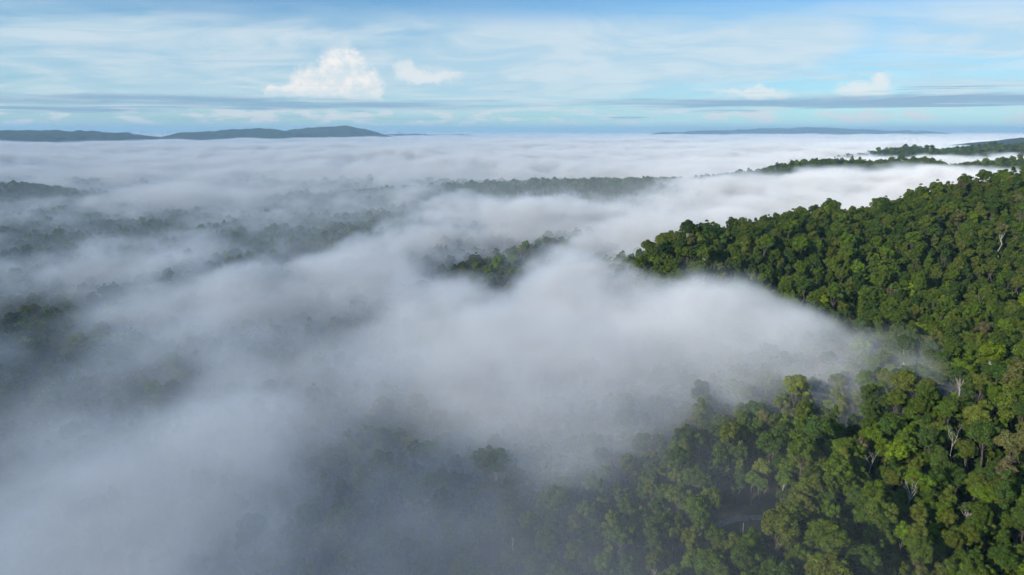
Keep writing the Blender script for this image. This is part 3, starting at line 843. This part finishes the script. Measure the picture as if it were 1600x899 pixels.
# ---- the rest of the forest: one mass of instances near, one far
def forest(name, P, rotz, scale, variant, tintc, col, label):
    me = bpy.data.meshes.new(name); me.vertices.add(len(P)); me.vertices.foreach_set('co', np.asarray(P, dtype=np.float32).ravel())
    def attr(nm, ty, val, key='value'):
        a = me.attributes.new(nm, ty, 'POINT'); a.data.foreach_set(key, val)
    attr('rz', 'FLOAT', rotz.astype(np.float32)); attr('variant', 'INT', variant.astype(np.int32))
    attr('size', 'FLOAT_VECTOR', scale.astype(np.float32).ravel(), 'vector')
    attr('tint', 'FLOAT_COLOR', np.hstack([tintc, np.ones((len(P), 1))]).astype(np.float32).ravel(), 'color')
    for m in (M_LEAFI, M_BARK): me.materials.append(m)
    o = put(name, me, kind='stuff', label=label)
    ng = bpy.data.node_groups.new(name, 'GeometryNodeTree')
    ng.interface.new_socket('Geometry', in_out='INPUT', socket_type='NodeSocketGeometry')
    ng.interface.new_socket('Geometry', in_out='OUTPUT', socket_type='NodeSocketGeometry')
    t = NT(ng); gi = t.n('NodeGroupInput'); go = t.n('NodeGroupOutput')
    def na(nm, ty):
        q = t.n('GeometryNodeInputNamedAttribute', data_type=ty); q.inputs[0].default_value = nm
        return q.outputs[0]
    ci = t.n('GeometryNodeCollectionInfo'); ci.inputs[0].default_value = col
    ci.inputs['Separate Children'].default_value = True; ci.inputs['Reset Children'].default_value = True
    ip = t.n('GeometryNodeInstanceOnPoints')
    t.link(gi.outputs[0], ip.inputs['Points']); t.link(ci.outputs[0], ip.inputs['Instance'])
    ip.inputs['Pick Instance'].default_value = True; t.link(na('variant', 'INT'), ip.inputs['Instance Index'])
    cx = t.n('ShaderNodeCombineXYZ'); t.link(na('rz', 'FLOAT'), cx.inputs[2]); t.link(cx.outputs[0], ip.inputs['Rotation'])
    t.link(na('size', 'FLOAT_VECTOR'), ip.inputs['Scale'])
    t.link(ip.outputs[0], go.inputs[0])
    md = o.modifiers.new('scatter', 'NODES'); md.node_group = ng
    return o

rest = np.ones(len(x), bool); rest[single] = False
sv = np.stack([scl * squeeze, scl / squeeze, scl], 1)
patch = .72 + .56 * fbm(x / 48, y / 48, x * 0 + 33.3, 2)
jit = (rs.uniform(.85, 1.15, len(x)) * patch)[:, None]
# understorey between the crowns
gx, gy = np.meshgrid(np.arange(-520, 520, 5.2), np.arange(130, 640, 5.2), indexing='ij')
ux = gx.ravel() + rs.uniform(-3, 3, gx.size); uy = gy.ravel() + rs.uniform(-3, 3, gx.size)
k = (np.abs(ux) < .8 * uy + 40) & (rs.random(ux.size) < .8)
_to = -RC / np.linalg.norm(RC); _al = (ux - RC[0]) * _to[0] + (uy - RC[1]) * _to[1]; _ac = np.abs((ux - RC[0]) * _to[1] - (uy - RC[1]) * _to[0])
_cl = (_al > -8) & (_al < 30) & (_ac < 14)
for (qx, qy) in ROADPTS: k &= np.hypot(ux - qx, uy - qy) > 4.2
_cl = _cl[k]; ux, uy = ux[k], uy[k]; us = rs.uniform(.55, 1.25, len(ux)); uk = rs.choice([11, 12, 5, 1, 3, 0], size=len(ux)); us = np.where(uk < 11, us * .8, us); uk = np.where(_cl, 11, uk); us = np.where(_cl, us * .38, us)
P = np.vstack([np.stack([x, y, z], 1)[rest], np.stack([ux, uy, height(ux, uy)], 1)])
forest('forest', P, np.concatenate([rot[rest], rs.uniform(0, 6.28, len(ux))]), np.vstack([sv[rest], np.stack([us] * 3, 1)]),
       np.concatenate([kind[rest], uk]),
       np.vstack([(TINTS[tint] * jit)[rest], TINTS[rs.choice(7, size=len(ux))] * .9]), C_NEAR, 'closed rainforest canopy under and around the fog in the near valley')
# farther forest
def far_points(s, y0, y1):
    gx, gy = np.meshgrid(np.arange(-.8 * y1 - 60, .8 * y1 + 60, s), np.arange(y0, y1, s), indexing='ij')
    X = gx.ravel() + rs.uniform(-.45, .45, gx.size) * s; Y = gy.ravel() + rs.uniform(-.45, .45, gx.size) * s
    k = np.abs(X) < .8 * Y + 60
    return X[k], Y[k]
fx, fy = [np.concatenate(q) for q in zip(far_points(8.5, 1000, 1900), far_points(12.5, 1900, 3100))]
fz = height(fx, fy)
k = (fz > 17) | (fy < 2100)
fx, fy, fz = fx[k], fy[k], fz[k]
fs = rs.uniform(.75, 1.15, len(fx)) * np.where(fy > 1900, 1.25, 1)
fs = np.where((rs.random(len(fx)) < .06), fs * 1.25, fs)
forest('forest', np.stack([fx, fy, fz], 1), rs.uniform(0, 6.28, len(fx)), np.stack([fs * 1.05, fs * 1.05, fs], 1),
       rs.choice(len(LOW), size=len(fx)), TINTS[rs.choice(len(TINTS), size=len(fx), p=TW)] * rs.uniform(.8, 1.2, len(fx))[:, None], C_LOW, 'far rainforest on the valley floor and middle ridges')

# ------------------------------------------------------------------ dirt road in its clearing
def build_road():
    m, t, out = new_mat('gravel')
    b = t.n('ShaderNodeBsdfPrincipled'); b.inputs['Roughness'].default_value = .95
    pos = t.n('ShaderNodeNewGeometry').outputs['Position']
    nn = t.noise(pos, .5, 5, .65)
    t.link(t.mix(t.ramp(nn, .35, .65), (.17, .15, .12), (.28, .25, .21)), b.inputs['Base Color']); t.link(b.outputs[0], out.inputs[0])
    P = np.array(ROADPTS)
    tt = np.linspace(0, len(P) - 1, 40); cx = np.interp(tt, np.arange(len(P)), P[:, 0]); cyy = np.interp(tt, np.arange(len(P)), P[:, 1])
    dx, dy = np.gradient(cx), np.gradient(cyy); L = np.hypot(dx, dy); nx_, ny_ = -dy / L, dx / L
    V = []; W = np.linspace(-2.1, 2.1, 7)
    for i in range(40):
        for w in W:
            w2 = w * (1 + .12 * math.sin(i * 1.7 + w))
            V.append((cx[i] + nx_[i] * w2, cyy[i] + ny_[i] * w2, 0))
    V = np.array(V); V[:, 2] = height(V[:, 0], V[:, 1]).reshape(40, 7).mean(1).repeat(7) + .45 - .1 * np.abs(np.tile(W, 40)) / 2.1
    F = [(i * 7 + j, i * 7 + j + 1, (i + 1) * 7 + j + 1, (i + 1) * 7 + j) for i in range(39) for j in range(6)]
    put('dirt_road', mesh_from('dirt_road', V, F, None, [m], smooth=True), kind='structure', label='short bend of grey dirt road in a forest clearing')
build_road()
